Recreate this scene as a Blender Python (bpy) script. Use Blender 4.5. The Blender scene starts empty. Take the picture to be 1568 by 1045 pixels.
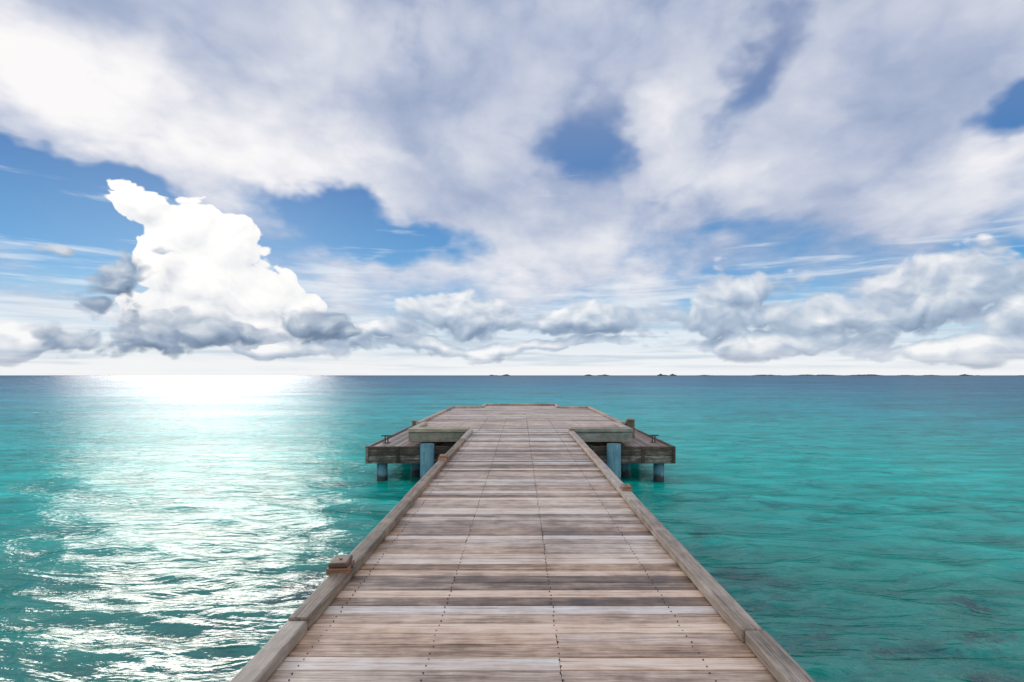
import bpy, math, random
import numpy as np
from mathutils import Vector
random.seed(7); rng=np.random.default_rng(11)
scene=bpy.context.scene
F=871.0; CX=797.0; HY=575.0
WZ=0.0; DECK=1.37; CAMZ=2.97
# ------------------------------------------------------------ node helper
class G:
    def __init__(s,nt): s.nt=nt
    def new(s,t): return s.nt.nodes.new(t)
    def put(s,inp,v):
        if isinstance(v,V): s.nt.links.new(v.s,inp)
        elif isinstance(v,(tuple,list)):
            v=tuple(v)
            if len(inp.default_value)==4 and len(v)==3: v=v+(1,)
            inp.default_value=v
        else: inp.default_value=v
    def m(s,op,a,b=None,c=None,clamp=False):
        n=s.new('ShaderNodeMath'); n.operation=op; n.use_clamp=clamp
        for i,x in enumerate((a,b,c)):
            if x is not None: s.put(n.inputs[i],x)
        return V(s,n.outputs[0])
    def vm(s,op,a,b=None,out=0):
        n=s.new('ShaderNodeVectorMath'); n.operation=op
        s.put(n.inputs[0],a)
        if b is not None:
            if op=='SCALE': s.put(n.inputs['Scale'],b)
            else: s.put(n.inputs[1],b)
        return V(s,n.outputs['Value'] if op in('LENGTH','DOT_PRODUCT','DISTANCE') else n.outputs[0])
    def xyz(s,v):
        n=s.new('ShaderNodeSeparateXYZ'); s.put(n.inputs[0],v); return [V(s,o) for o in n.outputs]
    def comb(s,x,y,z):
        n=s.new('ShaderNodeCombineXYZ')
        for i,q in enumerate((x,y,z)): s.put(n.inputs[i],q)
        return V(s,n.outputs[0])
    def noise(s,vec,scale,detail=4,rough=.5,dist=0,lac=2,color=False):
        n=s.new('ShaderNodeTexNoise'); s.put(n.inputs['Vector'],vec)
        n.inputs['Scale'].default_value=scale; n.inputs['Detail'].default_value=detail
        n.inputs['Roughness'].default_value=rough; n.inputs['Distortion'].default_value=dist
        n.inputs['Lacunarity'].default_value=lac
        return V(s,n.outputs['Color' if color else 0])
    def vor(s,vec,scale,detail=2,rough=.5,feat='F1'):
        n=s.new('ShaderNodeTexVoronoi'); n.feature=feat; s.put(n.inputs['Vector'],vec)
        n.inputs['Scale'].default_value=scale; n.inputs['Detail'].default_value=detail
        n.inputs['Roughness'].default_value=rough
        return V(s,n.outputs['Distance'])
    def ss(s,v,a,b,c=0.,d=1.,kind='SMOOTHSTEP'):
        n=s.new('ShaderNodeMapRange'); n.interpolation_type=kind; n.clamp=True
        s.put(n.inputs[0],v)
        for i,x in enumerate((a,b,c,d)): s.put(n.inputs[i+1],x)
        return V(s,n.outputs[0])
    def mix(s,f,a,b,mode='MIX'):
        n=s.new('ShaderNodeMix'); n.data_type='RGBA'; n.blend_type=mode
        s.put(n.inputs[0],f); s.put(n.inputs[6],a); s.put(n.inputs[7],b)
        return V(s,n.outputs[2])
    def blob(s,P,loc,rot,sc,kind='SPHERICAL'):
        n=s.new('ShaderNodeMapping'); n.vector_type='TEXTURE'; s.put(n.inputs[0],P)
        n.inputs['Location'].default_value=loc; n.inputs['Rotation'].default_value=(0,0,rot)
        n.inputs['Scale'].default_value=sc
        g=s.new('ShaderNodeTexGradient'); g.gradient_type=kind
        s.nt.links.new(n.outputs[0],g.inputs[0]); return V(s,g.outputs['Fac'])
    def ramp(s,v,stops):
        n=s.new('ShaderNodeValToRGB'); s.put(n.inputs[0],v); e=n.color_ramp.elements
        while len(e)<len(stops): e.new(0.5)
        for i,(p,c) in enumerate(stops): e[i].position=p; e[i].color=tuple(c)+(1,)
        return V(s,n.outputs[0])
class V:
    def __init__(s,g,sock): s.g=g; s.s=sock
    def __add__(s,o): return s.g.m('ADD',s,o)
    def __radd__(s,o): return s.g.m('ADD',o,s)
    def __sub__(s,o): return s.g.m('SUBTRACT',s,o)
    def __rsub__(s,o): return s.g.m('SUBTRACT',o,s)
    def __mul__(s,o): return s.g.m('MULTIPLY',s,o)
    def __rmul__(s,o): return s.g.m('MULTIPLY',o,s)
    def __truediv__(s,o): return s.g.m('DIVIDE',s,o)
# ------------------------------------------------------------ camera
cam=bpy.data.cameras.new('camera'); co=bpy.data.objects.new('camera',cam)
scene.collection.objects.link(co); scene.camera=co
co.location=(0,0,CAMZ); co.rotation_euler=(math.pi/2,0,0)
cam.lens=20; cam.sensor_width=36; cam.shift_x=-13/1568; cam.shift_y=52.5/1568
cam.clip_start=.05; cam.clip_end=60000
scene.view_settings.view_transform='Standard'
scene.view_settings.look='None'; scene.view_settings.exposure=0
# ------------------------------------------------------------ sun
SUN_AZ=math.radians(-28.5); SUN_EL=math.radians(12)
sd=bpy.data.lights.new('sun','SUN'); so=bpy.data.objects.new('sun',sd); scene.collection.objects.link(so)
sd.energy=.78; sd.angle=math.radians(21); sd.color=(1,.95,.87)
dirv=Vector((math.sin(SUN_AZ)*math.cos(SUN_EL),math.cos(SUN_AZ)*math.cos(SUN_EL),math.sin(SUN_EL)))
so.rotation_euler=dirv.to_track_quat('Z','Y').to_euler()
# ------------------------------------------------------------ world sky
w=bpy.data.worlds.new('World'); scene.world=w; w.use_nodes=True
w.cycles.sampling_method='NONE'
nt=w.node_tree; nt.nodes.clear(); g=G(nt)
tc=g.new('ShaderNodeTexCoord'); D=V(g,tc.outputs['Generated'])
dx,dy,dz=g.xyz(D)
az=g.m('ARCTAN2',dx,dy); el=g.m('ARCSINE',dz)
def AE(px,py):
    u=(px-CX)/F; v=(HY-py)/F
    return math.atan(u), math.atan(v/math.sqrt(1+u*u))
P0=g.comb(az,el,0.0)
def blobs(P,lst,mode='ADD',kind='SPHERICAL'):
    acc=None
    for b in lst:
        px,py,rx,ry=b[:4]; amp=b[4] if len(b)>4 else 1; rot=b[5] if len(b)>5 else 0
        a,e=AE(px,py)
        sx=(AE(px+20,py)[0]-AE(px-20,py)[0])/40; sy=(AE(px,py-20)[1]-AE(px,py+20)[1])/40
        t=g.blob(P,(a,e,0),math.radians(rot),(rx*sx,ry*sy,1),kind)
        if amp!=1: t=t*amp
        acc=t if acc is None else g.m('ADD' if mode=='ADD' else 'MAXIMUM',acc,t)
    return acc
sky=g.new('ShaderNodeTexSky'); sky.sky_type='NISHITA'; sky.sun_disc=False
sky.sun_elevation=SUN_EL; sky.sun_rotation=SUN_AZ; sky.ozone_density=2.5; sky.air_density=1.0; sky.dust_density=.6
nish=g.vm('SCALE',V(g,sky.outputs[0]),0.10)
grad=g.ramp(g.m('MAXIMUM',dz,0.0),[(0,(.66,.82,.90)),(.07,(.36,.68,.90)),(.16,(.11,.38,.73)),(.30,(.07,.22,.52)),(.45,(.20,.28,.49)),(1,(.08,.16,.38))])
base=g.mix(.92,nish,grad)
zz=g.m('MAXIMUM',dz,0.02)+.09
pp=g.comb(dx/zz,dy/zz,0.0)
st=g.vm('MULTIPLY',pp,(1.0,.62,1))
nC=g.noise(pp,.9,3,.55)
rv=g.ss(nC+.1,.35,.65)
rear=g.mix(rv*.9,base,g.ramp(nC,[(0,(.5,.56,.68)),(.5,(.88,.89,.92)),(1,(1.05,1.02,1.0))]))
# --- front veil
cw=g.vm('SUBTRACT',g.noise(g.vm('MULTIPLY',D,(1,1,1.6)),2.6,5,.58,color=True),(.5,.5,.5))
stw=g.vm('ADD',st,g.vm('SCALE',cw,.55))
nA=g.noise(stw,1.25,5,.56)
nB=g.noise(g.vm('ADD',stw,(7.3,2.1,0)),2.4,6,.58)
nD=g.noise(D,7.5,6,.60)
nV=g.vor(g.vm('ADD',g.vm('MULTIPLY',D,(1,1,1.3)),g.vm('SCALE',cw,.16)),7.0,2,.55)
Pv=g.vm('ADD',P0,g.vm('MULTIPLY',cw,(.36,.30,0)))
vd=blobs(Pv,[
 (250,110,640,230,.8,-12),(600,230,420,150,.5,-25),(860,110,460,260,.55),
 (830,370,330,120,.7,6),
 (1045,200,75,180,.8,-32),
 (1350,170,420,230,.85,28),(1350,330,420,120,.6,8),
 (60,262,300,66,-1.7,-3),(120,345,320,90,-1.2,-5),(510,318,220,54,-1.2,-14),(620,380,190,42,-1.0),
 (905,215,130,95,-.75,20),(1160,110,55,190,-.7,-32),(1545,195,190,56,-1.7,14),(1540,455,150,70,-.9),(1180,400,200,40,-.35)])
vdn=vd+(nA-.5)*.9+(nB-.5)*.7+(nD-.5)*.32+(.58-nV)*.38+.56
va=g.ss(vdn,.03,.84)
vb=blobs(Pv,[
 (300,190,460,120,.50,-10),(70,130,260,150,.4),(1040,190,70,170,.40,-30),(1060,300,150,60,.3),
 (1470,300,330,90,.38,8),(760,420,380,60,.35),(520,250,230,80,.2,-20),(1540,60,160,120,.2),
 (900,70,420,200,-.14),(1280,190,240,120,-.08,25),(800,300,220,100,-.12),(140,5,240,70,-.26),(1250,420,330,70,-.20)])
vbn=vb+(nB-.5)*.80+(nC-.5)*.4+(nD-.5)*.34+(.58-nV)*.28+.52
vcol=g.ramp(vbn,[(0,(.26,.35,.52)),(.3,(.44,.50,.66)),(.6,(.67,.70,.79)),(.86,(.90,.89,.92)),(1,(1.0,.98,.97))])
high=g.mix(va*.96,base,vcol)
# --- low part
hz=g.noise(g.vm('MULTIPLY',D,(2,2,22)),2.2,4,.6,dist=.3)
ha=g.ss(hz+g.ss(el,.0,.35,.14,-.22),.46,.68)
col=g.mix(ha*.65,high,(.84,.89,.94))
hs=g.noise(g.vm('MULTIPLY',D,(1.6,1.6,30)),2.6,4,.55)
col=g.mix(g.ss(el,.0,.13,.6,0.),col,(.88,.91,.93))
col=g.mix(g.ss(hs,.46,.64)*g.ss(el,.004,.02)*g.ss(el,.17,.05)*.7,col,(.48,.59,.70))
def cumulus(base_col,lst,colA,colB,colC,wscale,wamt,vscale,vamt,lo,hi,off,shk,extra=None,alpha=1.0,bias=.5,sq=1.15,vw=1.0,det=4):
    q=g.vm('MULTIPLY',D,(1,1,sq))
    c=g.vm('SUBTRACT',g.noise(q,wscale,3,.5,color=True),(.5,.5,.5))
    Pw=g.vm('ADD',P0,g.vm('MULTIPLY',c,(wamt,wamt/sq,0)))
    qq=g.vm('ADD',q,g.vm('SCALE',c,.12))
    def dens(qq,PP):
        b=blobs(PP,lst,'MAX')
        v=g.vor(qq,vscale,2,.55)
        n=g.noise(qq,vscale*.55,det,.6)
        return b+(.45-v)*(vamt*vw)+(n-.5)*vamt*1.7
    d0=dens(qq,Pw)
    d1=dens(g.vm('ADD',qq,(off[0],0,off[1]*sq)),g.vm('ADD',Pw,(off[0],off[1],0)))
    a=g.ss(d0,lo,hi)
    sh=(d0-d1)*shk+bias
    if extra is not None: sh=sh+extra
    cc=g.ramp(sh,[(0,colA),(.45,colB),(1,colC)])
    return g.mix(a*alpha,base_col,cc)
bank=[(40,520,230,50),(560,510,210,52),(720,480,190,62),(880,495,220,52),
 (1070,490,210,66),(1150,450,180,78),(1250,485,270,66),(1400,450,220,92,1,8),(1500,430,160,85),(1590,470,190,95),
 (1150,525,360,34),(420,532,260,36),(760,535,380,30),(1450,530,320,38)]
low=cumulus(col,bank,(.20,.29,.43),(.44,.53,.66),(.96,.96,.96),6,.15,16,.48,.25,.45,(-.008,.017),1.2,bias=.43,alpha=.92,sq=1.4,vw=.75,det=6)
low=g.mix(g.ss(el,.0,.055,.85,0.)*g.ss(hs,.35,.62,1,.45),low,(.93,.92,.92))
lowR=low
tower=[(225,312,85,44,1,-12),(205,304,50,24,1,-5),(285,345,90,62),(350,375,90,76),(250,400,80,85),(330,430,145,98),(400,460,120,75),(455,480,70,48),(290,480,170,70),(390,500,170,45)]
lowL=cumulus(low,tower,(.52,.58,.67),(.88,.89,.91),(1.12,1.09,1.05),9,.045,26,.24,.21,.27,(-.010,.012),1.0,bias=.58,extra=blobs(P0,[(300,350,220,170,.14),(200,510,240,100,-.5),(400,525,200,60,-.4)]),det=5)
frag=[(180,425,95,80,.95),(150,465,110,60,.85),(255,395,60,30,.72),(300,500,180,54,1),(360,510,120,50,.95),(230,515,160,46,.9),(480,492,100,54,1),(530,505,70,35,.8),(70,385,65,36,.7),(110,525,210,44,.85)]
lowL=cumulus(lowL,frag,(.14,.21,.32),(.27,.36,.49),(.66,.71,.78),8,.12,19,.44,.28,.50,(-.008,.018),1.35,bias=.36,alpha=.93,sq=1.3,vw=.8,det=6)
def BG(c):
    n=g.new('ShaderNodeBackground'); n.inputs['Strength'].default_value=.1
    nt.links.new(g.vm('SCALE',c,10.0).s,n.inputs[0]); return n.outputs[0]
def MS(f,a,b):
    n=g.new('ShaderNodeMixShader'); nt.links.new(f.s,n.inputs[0]); nt.links.new(a,n.inputs[1]); nt.links.new(b,n.inputs[2]); return n.outputs[0]
leftm=g.ss(az,-.22,-.24)
lowm=g.ss(el,.37,.33)
lowS=MS(leftm,BG(lowR),BG(lowL))
front=MS(lowm,BG(high),lowS)
allS=MS(g.ss(dy,.15,.30),BG(rear),front)
ow=g.new('ShaderNodeOutputWorld'); nt.links.new(allS,ow.inputs[0])
# ------------------------------------------------------------ materials
def mat(name):
    m=bpy.data.materials.new(name); m.use_nodes=True; n=m.node_tree; n.nodes.clear()
    gg=G(n); b=gg.new('ShaderNodeBsdfPrincipled'); o=gg.new('ShaderNodeOutputMaterial')
    n.links.new(b.outputs[0],o.inputs[0]); return m,gg,b,o
def bump(gg,h,strength,dist,normal=None):
    n=gg.new('ShaderNodeBump'); gg.put(n.inputs['Height'],h)
    gg.put(n.inputs['Strength'],strength); n.inputs['Distance'].default_value=dist
    if normal is not None: gg.put(n.inputs['Normal'],normal)
    return V(gg,n.outputs[0])
def wood(name,stops,axis='X',rough=(.42,.7),gain=1.0):
    m,gg,b,o=mat(name)
    t=gg.new('ShaderNodeTexCoord'); O=V(gg,t.outputs['Object'])
    at=gg.new('ShaderNodeAttribute'); at.attribute_name='rnd'; R=V(gg,at.outputs['Color'])
    r,g2,b2=gg.xyz(R)
    sc={'X':(1.2,22,22),'Y':(22,1.2,22),'Z':(22,22,1.2)}[axis]
    q=gg.vm('ADD',gg.vm('MULTIPLY',O,sc),gg.vm('SCALE',R,37.0))
    n1=gg.noise(q,1.0,5,.62,dist=.6)
    n2=gg.noise(gg.vm('MULTIPLY',q,(2.2,2.2,2.2)),2.0,4,.7)
    st=gg.noise(O,1.3,4,.6)
    st2=gg.noise(gg.vm('ADD',O,(5,3,1)),5.5,4,.6)
    f=r*.60+(n1-.5)*1.0+(n2-.5)*.85+(st-.5)*.75+(st2-.5)*.60+.19
    c=gg.ramp(f,stops)
    warm=gg.mix(g2*.9,c,gg.mix(1.0,c,(1.12,.88,.68),'MULTIPLY'))
    crack=gg.ss(gg.noise(gg.vm('MULTIPLY',q,(.7,3.5,3.5) if axis=='X' else (3.5,.7,3.5)),1.6,2,.5),.30,.38)
    warm=gg.mix(crack,gg.mix(1.0,warm,(.30,.25,.21),'MULTIPLY'),warm)
    gg.put(b.inputs['Base Color'],warm)
    gg.put(b.inputs['Roughness'],gg.ss(n1+(b2-.5)*.6,.2,.8,rough[0],rough[1],'LINEAR'))
    h=n1*.6+n2*.4+crack*.5
    nt_=bump(gg,h,.6,.005); gg.put(b.inputs['Normal'],nt_)
    return m
deck_m=wood('weathered_deck_wood',[(0,(.08,.055,.042)),(.28,(.28,.205,.155)),(.5,(.55,.44,.36)),(.72,(.80,.70,.62)),(1,(.93,.89,.84))],rough=(.28,.55))
kerb_m=wood('weathered_kerb_wood',[(0,(.10,.08,.06)),(.35,(.30,.245,.195)),(.65,(.50,.43,.365)),(1,(.68,.62,.56))],'Y')
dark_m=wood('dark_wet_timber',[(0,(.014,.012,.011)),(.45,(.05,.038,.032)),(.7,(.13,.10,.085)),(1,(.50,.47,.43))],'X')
gray_m=wood('grey_green_timber',[(0,(.07,.07,.055)),(.4,(.22,.22,.18)),(.7,(.38,.38,.33)),(1,(.58,.58,.52))],'X')
land_m=wood('landing_wood',[(0,(.07,.05,.04)),(.4,(.25,.18,.14)),(.7,(.42,.34,.27)),(1,(.6,.54,.48))],'Y')
blk_m=wood('brown_block_wood',[(0,(.05,.03,.02)),(.4,(.21,.12,.07)),(.7,(.36,.23,.16)),(1,(.50,.40,.32))],'X')
def simple(name,c,rough=.5,metal=0,var=.4,scale=6):
    m,gg,b,o=mat(name); t=gg.new('ShaderNodeTexCoord'); n=gg.noise(V(gg,t.outputs['Object']),scale,6,.65)
    gg.put(b.inputs['Base Color'],gg.mix(gg.ss(n,.3,.7),tuple(x*(1-var) for x in c),tuple(min(1,x*(1+var)) for x in c)))
    b.inputs['Roughness'].default_value=rough; b.inputs['Metallic'].default_value=metal
    gg.put(b.inputs['Normal'],bump(gg,n,.3,.01)); return m
screw_m=simple('rusty_screw',(.06,.045,.035),.6)
steel_m=simple('galvanised_steel',(.12,.12,.12),.4,.6)
isl_m=simple('island_vegetation',(.045,.075,.075),.9,0,.3,.02)
pile_m,gg,b,o=mat('blue_painted_pile'); t=gg.new('ShaderNodeTexCoord'); O=V(gg,t.outputs['Object'])
ox,oy,oz=gg.xyz(O); n=gg.noise(gg.vm('MULTIPLY',O,(6,6,1.5)),1.5,5,.65)
c=gg.mix(gg.ss(n,.35,.7),(.06,.20,.27),(.16,.36,.42)); c=gg.mix(gg.ss(oz+(n-.5)*.3,.12,.24),(.02,.035,.035),c)
gg.put(b.inputs['Base Color'],c); b.inputs['Roughness'].default_value=.6
# ------------------------------------------------------------ mesh helpers
def empty(name):
    e=bpy.data.objects.new(name,None); scene.collection.objects.link(e); return e
class Boxes:
    def __init__(s): s.v=[];s.f=[];s.c=[]
    def box(s,x0,x1,y0,y1,z0,z1,tilt=(0,0),rnd=None,rz=0,top=None):
        i=len(s.v); cx,cy=(x0+x1)/2,(y0+y1)/2
        for z in(z0,z1):
            for x,y in((x0,y0),(x1,y0),(x1,y1),(x0,y1)):
                zz=z+(x-cx)*tilt[0]+(y-cy)*tilt[1]
                X,Y=x-cx,y-cy
                s.v.append((cx+X*math.cos(rz)-Y*math.sin(rz),cy+X*math.sin(rz)+Y*math.cos(rz),zz))
        s.f+=[(i,i+3,i+2,i+1),(i+4,i+5,i+6,i+7),(i,i+1,i+5,i+4),(i+1,i+2,i+6,i+5),(i+2,i+3,i+7,i+6),(i+3,i,i+4,i+7)]
        r=rnd or (random.random(),random.random(),random.random()); s.c+=[r]*8
    def cyl(s,x,y,z0,z1,r0,r1=None,n=20,axis='Z',rnd=None):
        r1=r0 if r1 is None else r1; i=len(s.v)
        for z,r in((z0,r0),(z1,r1)):
            for k in range(n):
                a=2*math.pi*k/n; p,q=r*math.cos(a),r*math.sin(a)
                s.v.append((x+p,y+q,z) if axis=='Z' else (z,x+p,y+q))
        for k in range(n):
            k2=(k+1)%n; s.f.append((i+k,i+k2,i+n+k2,i+n+k))
        s.f.append(tuple(i+n+k for k in range(n))); s.f.append(tuple(i+k for k in reversed(range(n))))
        r=rnd or (random.random(),random.random(),random.random()); s.c+=[r]*(2*n)
    def obj(s,name,m,parent=None,bevel=0,seg=1,smooth=False):
        me=bpy.data.meshes.new(name); me.from_pydata(s.v,[],s.f); me.update()
        ca=me.color_attributes.new('rnd','FLOAT_COLOR','POINT')
        ca.data.foreach_set('color',np.array([(*c,1) for c in s.c],dtype=np.float32).ravel())
        me.materials.append(m); ob=bpy.data.objects.new(name,me); scene.collection.objects.link(ob)
        if parent: ob.parent=parent
        if bevel:
            md=ob.modifiers.new('bevel','BEVEL'); md.width=bevel; md.segments=seg; md.limit_method='ANGLE'
        if smooth:
            for p in me.polygons: p.use_smooth=len(p.vertices)==4
        return ob
# ------------------------------------------------------------ jetty
jetty=empty('wooden_jetty')
PITCH=.145; TH=.035
B=Boxes(); SC=Boxes()
joists=[-1.22,-.52,.22,1.02]
def prnd():
    t=random.choices([.12,.50,.86],[.28,.40,.32])[0]+random.uniform(-.16,.16)
    return (min(1,max(0,t)),random.random(),random.random())
def plank_row(y,x0,x1,splits,screws=True,jo=joists):
    xs=[x0]+splits+[x1]; base=prnd()
    for k in range(len(xs)-1):
        r=base if k==0 else (min(1,max(0,base[0]+random.uniform(-.25,.25))),random.random(),random.random())
        a=xs[k]+(.0015 if k else random.uniform(-.012,.006)); c=xs[k+1]-(.0015 if k<len(xs)-2 else random.uniform(-.012,.006))
        dz_=random.uniform(-.003,.003)
        B.box(a,c,y+.0045+random.uniform(0,.003),y+PITCH-.0045-random.uniform(0,.003),DECK-TH+dz_,DECK+dz_,
              (random.uniform(-.0012,.0012),random.uniform(-.03,.03)),r,rz=random.uniform(-.0012,.0012))
    if screws:
        for j in jo:
            for yy in (.035,PITCH-.035):
                SC.cyl(j+random.uniform(-.008,.008),y+yy+random.uniform(-.006,.006),DECK-.01,DECK+.0045,.0045,n=8)
y=-3.0; i=0
while y<16.0:
    sp=[]
    if (i//9)%2==0 and i%3!=1: sp=[.22]
    elif i%7==2: sp=[-.52]
    plank_row(y,-1.36,1.36,sp,True); y+=PITCH;i+=1
yp=y
while y<27.9:
    hw=3.08 if y<18.4 else 3.36
    plank_row(y,-hw,hw,[.24] if hw<3.2 or random.random()<.8 else [-1.5,.24],y<21,joists+[-2.6,-1.9,1.9,2.6]); y+=PITCH
ye=y
while y<30.3:
    plank_row(y,-1.9,1.9,[.24],False); y+=PITCH
yf=y
B.obj('deck_planks',deck_m,jetty,bevel=.003)
SC.obj('deck_screws',screw_m,jetty)
K=Boxes()
def kerb_run(side,ya,yb,x_in,x_out,z0=DECK+.006,z1=DECK+.085):
    yy=ya
    while yy<yb-.01:
        L=min(random.uniform(2.9,3.6),yb-yy)
        if yb-yy-L<.6: L=yb-yy
        o=random.uniform(-.008,.008)
        x0,x1=(x_in,x_out) if side>0 else (-x_out,-x_in)
        K.box(x0+o,x1+o,yy+.005,yy+L-.005,z0,z1+random.uniform(-.006,.006),(random.uniform(-.03,.03),0),rz=random.uniform(-.002,.002)); yy+=L
kerb_run(-1,-3,15.9,1.325,1.455); kerb_run(1,-3,15.9,1.325,1.455)
kerb_run(-1,18.45,27.8,3.26,3.40); kerb_run(1,18.45,27.8,3.26,3.40)
kerb_run(-1,28.0,30.2,1.80,1.93); kerb_run(1,28.0,30.2,1.80,1.93)
K.obj('edge_kerb',kerb_m,jetty,bevel=.012,seg=2)
K=Boxes()
K.box(-1.8,1.8,30.12,30.30,DECK+.006,DECK+.10)
K.box(-3.26,-1.95,27.72,27.88,DECK+.006,DECK+.085); K.box(1.95,3.26,27.72,27.88,DECK+.006,DECK+.085)
K.obj('end_kerb',kerb_m,jetty,bevel=.01)
K=Boxes()
for s in(-1,1):
    x0,x1=sorted((s*1.47,s*3.16))
    K.box(x0,x1,15.92,16.50,DECK+.008,DECK+.10)
    x0,x1=sorted((s*3.0,s*3.18)); K.box(x0,x1,16.51,18.42,DECK+.008,DECK+.09)
    x0,x1=sorted((s*1.50,s*3.14)); K.box(x0,x1,15.96,16.10,DECK-.27,DECK+.002)
    x0,x1=sorted((s*3.02,s*3.14)); K.box(x0,x1,16.11,18.4,DECK-.27,DECK-.04)
K.obj('shoulder_beams',gray_m,jetty,bevel=.012,seg=2)
S=Boxes()
for s in(-1,1):
    x0,x1=sorted((s*1.375,s*1.43)); S.box(x0,x1,-3,15.9,DECK-.26,DECK-.004)
    x0,x1=sorted((s*3.375,s*3.42)); S.box(x0,x1,18.45,27.85,DECK-.27,DECK-.01)
S.box(-3.36,3.36,18.35,18.44,DECK-.27,DECK-.04)
for xx in(-.52,.22,1.02,-1.22): S.box(xx-.04,xx+.04,-3,30.0,DECK-.22,DECK-TH-.008)
for yy in(2,6,10,14): S.box(-1.34,1.34,yy-.1,yy+.1,DECK-.46,DECK-.225)
for yy in(17.2,22,27): S.box(-3.0,3.0,yy-.12,yy+.12,DECK-.50,DECK-.275)
S.obj('under_frame',dark_m,jetty,bevel=.006)
LT=DECK-.41
for s in(-1,1):
    L=Boxes()
    x=3.44
    while x<4.2:
        x0,x1=sorted((s*x,s*(x+.135))); L.box(x0,x1,15.86,24.0,LT-.03,LT+random.uniform(-.003,.003),(random.uniform(-.02,.02),0)); x+=.143
    x=2.0
    while x<3.40:
        x0,x1=sorted((s*x,s*(x+.135))); L.box(x0,x1,15.86,18.3,LT-.03,LT+random.uniform(-.003,.003)); x+=.143
    L.obj('landing_planks',land_m,jetty,bevel=.004)
    L=Boxes()
    x0,x1=sorted((s*2.0,s*4.30))
    L.box(x0,x1,15.76,15.85,LT-.20,LT+.035); L.box(x0,x1,15.79,15.86,LT-.44,LT-.21)
    x0,x1=sorted((s*4.21,s*4.30)); L.box(x0,x1,15.86,24.0,LT-.20,LT+.035); L.box(x0,x1,15.87,24.0,LT-.44,LT-.21)
    for xx in(2.4,3.2,4.12):
        x0,x1=sorted((s*(xx-.05),s*(xx+.05))); L.box(x0,x1,15.87,24,LT-.24,LT-.035)
    for xx in(2.55,3.4,4.25):
        x0,x1=sorted((s*(xx-.04),s*(xx+.04))); L.box(x0,x1,15.73,15.757,LT-.42,LT+.0)
    L.obj('landing_frame',dark_m,jetty,bevel=.008)
    Q=Boxes()
    for(px_,py_,rr) in((2.55,15.55,.19),(3.9,16.05,.15),(3.98,19.8,.15),(3.98,23.4,.15),(2.62,22,.21),(2.62,27,.21),(3.1,16.8,.13)):
        Q.cyl(s*px_,py_,-1.2,DECK-.275 if py_<15.6 else(DECK-.5 if rr>.2 else LT-.05),rr,n=28)
    for yy in(2,6,10,14): Q.cyl(s*1.0,yy,-1.2,DECK-.46,.16,n=24)
    Q.obj('piles',pile_m,jetty,smooth=True)
def block(x,y,sx,sy,h,rz):
    e=empty('wooden_block'); e.location=(x,y,DECK+.07); e.rotation_euler=(0,0,rz)
    b_=Boxes(); b_.box(-sx/2,sx/2,-sy/2,sy/2,0,h*.55); b_.box(-sx/2+.012,sx/2-.015,-sy/2+.012,sy/2-.01,h*.55+.001,h,(.03,.02))
    b_.obj('block_body',blk_m,e,bevel=.01,seg=2)
    c_=Boxes(); c_.cyl(0,h*.4,sx/2-.002,sx/2+.012,.018,n=14,axis='X'); c_.cyl(0,0,h,h+.006,.012,n=10)
    c_.obj('bolt_heads',steel_m,e)
block(-1.405,4.45,.17,.22,.095,.06); block(-1.40,10.3,.15,.24,.09,0); block(1.40,7.55,.14,.2,.075,0); block(1.40,15.6,.16,.2,.06,0)
def post(x,y,z0,h,w_):
    e=empty('wooden_bollard'); e.location=(x,y,z0)
    b_=Boxes(); b_.box(-w_/2,w_/2,-w_/2,w_/2,0,h); b_.box(-w_/2-.015,w_/2+.015,-w_/2-.015,w_/2+.015,h+.001,h+.05); b_.box(-w_/2-.01,w_/2+.01,-w_/2-.01,w_/2+.01,h*.5,h*.58)
    b_.obj('post',gray_m,e,bevel=.012,seg=2)
post(3.60,18.7,LT,.54,.26); post(-3.58,19.4,LT,.42,.2)
def cleat(x,y):
    e=empty('mooring_cleat'); e.location=(x,y,LT)
    b_=Boxes(); b_.box(-.10,.10,-.06,.06,0,.025); b_.cyl(-.04,0,.025,.20,.02,n=12); b_.cyl(.04,0,.025,.20,.02,n=12)
    b_.cyl(0,.215,-.15,.15,.022,n=12,axis='X'); b_.obj('horn',steel_m,e,bevel=.003)
cleat(-3.98,16.9); cleat(3.98,17.0)
# ------------------------------------------------------------ sea
def axis_ang():
    a=np.concatenate([np.linspace(-50,50,1150),np.linspace(50,310,240)[1:-1]]); return np.radians(a)
ang=axis_ang()
inv=np.linspace(1/1.2,1/260.,820); rad=1/inv
rad=np.concatenate([[.05,.5],rad,np.geomspace(300,30000,50)])
NA,NR=len(ang),len(rad)
A,R=np.meshgrid(ang,rad); X=R*np.sin(A); Y=R*np.cos(A)
Z=np.zeros_like(X); DX=np.zeros_like(X); DY=np.zeros_like(X)
dR=np.gradient(rad)[:,None]*np.ones_like(A); dA=R*np.gradient(ang)[None,:].clip(0,.1)
sp=np.maximum(dR*.8,dA)
NW=130
lam=np.exp(rng.uniform(math.log(.18),math.log(2.4),NW))
th=rng.normal(math.radians(10),math.radians(30),NW)
for l,t_ in zip(lam,th):
    k=2*math.pi/l; s_=.0185*(l/1.)**(-.45) if l>1. else .0185*l**.1
    a_=s_/k*1.15; kx,ky=k*math.sin(t_),k*math.cos(t_)
    ph=rng.uniform(0,6.28); fade=np.clip((l/sp-2.5)/3,0,1)
    arg=kx*X+ky*Y+ph
    Z+=a_*np.cos(arg)*fade; DX-=a_*1.0*math.sin(t_)*np.sin(arg)*fade; DY-=a_*1.0*math.cos(t_)*np.sin(arg)*fade
co_=np.stack([X+DX,Y+DY,Z],-1).reshape(-1,3).astype(np.float32)
me=bpy.data.meshes.new('sea'); nv=NA*NR
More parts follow.
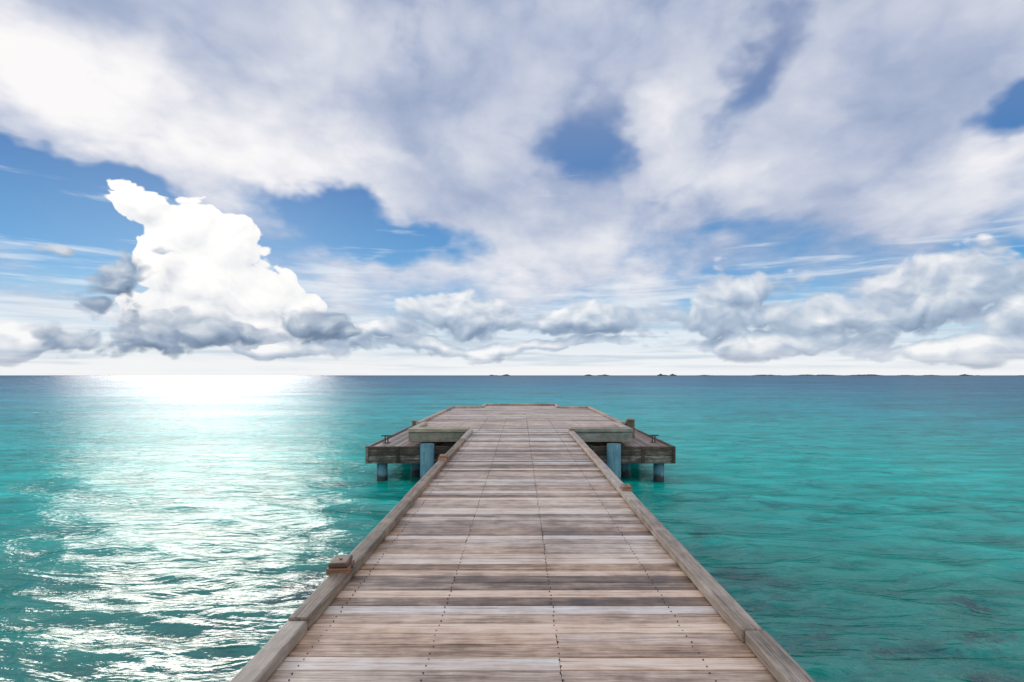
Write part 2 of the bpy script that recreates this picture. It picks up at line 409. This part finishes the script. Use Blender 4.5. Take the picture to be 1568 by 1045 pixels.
i0=np.arange(NR-1)[:,None]*NA; j=np.arange(NA)[None,:]; j2=(j+1)%NA
fa=np.stack([i0+j,i0+j2,i0+NA+j2,i0+NA+j],-1).reshape(-1,4)[:,::-1]
me.vertices.add(nv); me.vertices.foreach_set('co',co_.ravel())
me.loops.add(fa.size); me.loops.foreach_set('vertex_index',fa.ravel().astype(np.int32))
me.polygons.add(len(fa)); me.polygons.foreach_set('loop_start',(np.arange(len(fa))*4).astype(np.int32))
me.polygons.foreach_set('use_smooth',np.ones(len(fa),dtype=bool))
me.update(); me.validate()
sea=bpy.data.objects.new('sea',me); scene.collection.objects.link(sea)
m,gg,b,o=mat('sea_water'); me.materials.append(m)
gg.nt.nodes.remove(b)
ge=gg.new('ShaderNodeNewGeometry'); Pp=V(gg,ge.outputs['Position']); px,py,pz=gg.xyz(Pp)
P2=gg.comb(px,py,0.0); dist=gg.vm('LENGTH',P2)
big=gg.noise(gg.vm('MULTIPLY',P2,(.5,1,1)),.06,4,.55,dist=.5)
med=gg.noise(P2,.45,4,.6,dist=.4)
lin=gg.m('LOGARITHM',dist,10.0)
wv=gg.vm('MULTIPLY',P2,(.7,1.3,1))
h1=gg.noise(wv,5.5,3,.6,dist=.4); h2=gg.noise(gg.vm('ADD',gg.vm('MULTIPLY',P2,(.45,1.3,1)),(4,7,0)),1.2,5,.65,dist=.3)
h3=gg.noise(gg.vm('MULTIPLY',P2,(.10,.42,1)),.8,6,.68,dist=.3)
h4=gg.noise(gg.vm('MULTIPLY',P2,(.012,.06,1)),1.0,6,.70,dist=.3)
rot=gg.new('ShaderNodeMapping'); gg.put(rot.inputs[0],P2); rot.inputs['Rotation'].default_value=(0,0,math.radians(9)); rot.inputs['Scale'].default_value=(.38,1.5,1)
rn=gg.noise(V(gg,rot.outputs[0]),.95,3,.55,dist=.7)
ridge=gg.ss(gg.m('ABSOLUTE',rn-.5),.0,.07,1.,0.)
c=gg.ramp(gg.ss(lin+(big-.5)*.40+(med-.5)*.22,.6,3.2,kind='LINEAR'),[(0,(.001,.150,.105)),(.14,(.001,.285,.215)),(.28,(.001,.53,.455)),(.44,(.001,.43,.47)),(.62,(.004,.23,.37)),(1,(.008,.11,.235))])
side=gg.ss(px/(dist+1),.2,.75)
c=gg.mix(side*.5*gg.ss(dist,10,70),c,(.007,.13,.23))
reef=gg.ss(gg.noise(gg.vm('ADD',P2,(20,4,0)),1.1,4,.65,dist=.6),.54,.68)*gg.ss(gg.noise(P2,.16,2,.5),.38,.56)
wob=gg.vm('ADD',P2,gg.vm('SCALE',gg.vm('SUBTRACT',gg.noise(P2,2.2,4,.65,color=True),(.5,.5,.5)),1.5))
def spot(x,y_,rx,ry): return gg.ss(gg.blob(wob,(x,y_,0),0,(rx,ry,1)),.0,.8)
sp_=spot(3.3,8.2,.9,.9)
for q in((-3.0,8.0,.8,.9),(3.9,6.1,.35,.3),(3.4,10.5,.5,.6),(5.2,6.4,.5,.3),(5.9,7.4,.4,.3),(4.6,5.4,.4,.25)): sp_=gg.m('MAXIMUM',sp_,spot(*q))
dk=gg.m('MAXIMUM',reef*.5,sp_*.8)
c=gg.mix(dk,c,(.003,.055,.05))
crest_light=gg.ss(pz+(h1-.5)*.08+(h2-.5)*gg.ss(lin,.7,1.6,.10,.34)+(h3-.5)*gg.ss(lin,1.1,1.9,0,.42)+(h4-.5)*gg.ss(lin,1.6,2.4,0,.5)-ridge*.04,-.11,.12,.44,1.62,'LINEAR')  # light through wave crests painted into the body colour; troughs and ridges darker
c=gg.vm('SCALE',c,crest_light)
patch=gg.ss(gg.noise(gg.vm('MULTIPLY',P2,(.4,1,1)),.05,3,.6),.3,.7,.5,1.25)
n1=bump(gg,h1+ridge*.5,patch*.9,.03)
n2=bump(gg,h2+h3*1.2,gg.ss(lin,1.0,2.0,.25,1.0)*patch,.24,n1)
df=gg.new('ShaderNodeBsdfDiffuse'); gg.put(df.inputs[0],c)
gl=gg.new('ShaderNodeBsdfGlossy'); gl.inputs[0].default_value=(1,1,1,1); gg.put(gl.inputs['Roughness'],gg.ss(lin,.6,2.2,.08,.16)); gg.put(gl.inputs['Normal'],n2)
gg.put(df.inputs['Normal'],n1)
fr=gg.new('ShaderNodeFresnel'); fr.inputs[0].default_value=1.33; gg.put(fr.inputs['Normal'],n2)
fac=gg.m('MINIMUM',V(gg,fr.outputs[0])*.38,gg.ss(lin,1.1,2.2,.14,.22))
mx=gg.new('ShaderNodeMixShader'); gg.put(mx.inputs[0],fac)
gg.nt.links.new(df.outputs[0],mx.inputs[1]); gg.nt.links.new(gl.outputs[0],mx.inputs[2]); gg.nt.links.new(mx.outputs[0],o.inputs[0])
# ------------------------------------------------------------ islands
def island(pxl,pxr,dist_,h):
    x0=(pxl-CX)/F*dist_; x1=(pxr-CX)/F*dist_
    n=int(max(14,(x1-x0)/12)); n=min(n,90); ny=8; dep=max(60,(x1-x0)*.35)
    vs=[];fs=[]
    prof=[]
    for i in range(n+1):
        t=i/n; e=min(1,6*min(t,1-t))**.5
        prof.append(h*e*(.35+.65*random.random())*(0.6+.4*math.sin(t*9+pxl)))
    for jj in range(ny+1):
        s=jj/ny; ev=math.sin(math.pi*s)**.5
        for i in range(n+1):
            t=i/n; w_=math.sin(math.pi*min(1,max(0,t)))**.4
            vs.append((x0+(x1-x0)*t,dist_+(s-.5)*dep*w_,max(-.5,prof[i]*ev*random.uniform(.75,1.1)) if 0<jj<ny else -.5))
    for jj in range(ny):
        for i in range(n):
            a=jj*(n+1)+i; fs.append((a,a+1,a+n+2,a+n+1))
    me=bpy.data.meshes.new('island'); me.from_pydata(vs,[],fs); me.materials.append(isl_m)
    ob=bpy.data.objects.new('island',me); scene.collection.objects.link(ob)
for a in((748,782,4500,12),(893,936,4200,15),(1005,1037,3600,18),(1060,1110,6500,9),(1150,1255,6000,13),(1245,1355,5200,15),(1370,1440,6000,10),(1462,1502,4000,12),(1555,1640,3500,16)): island(*a)
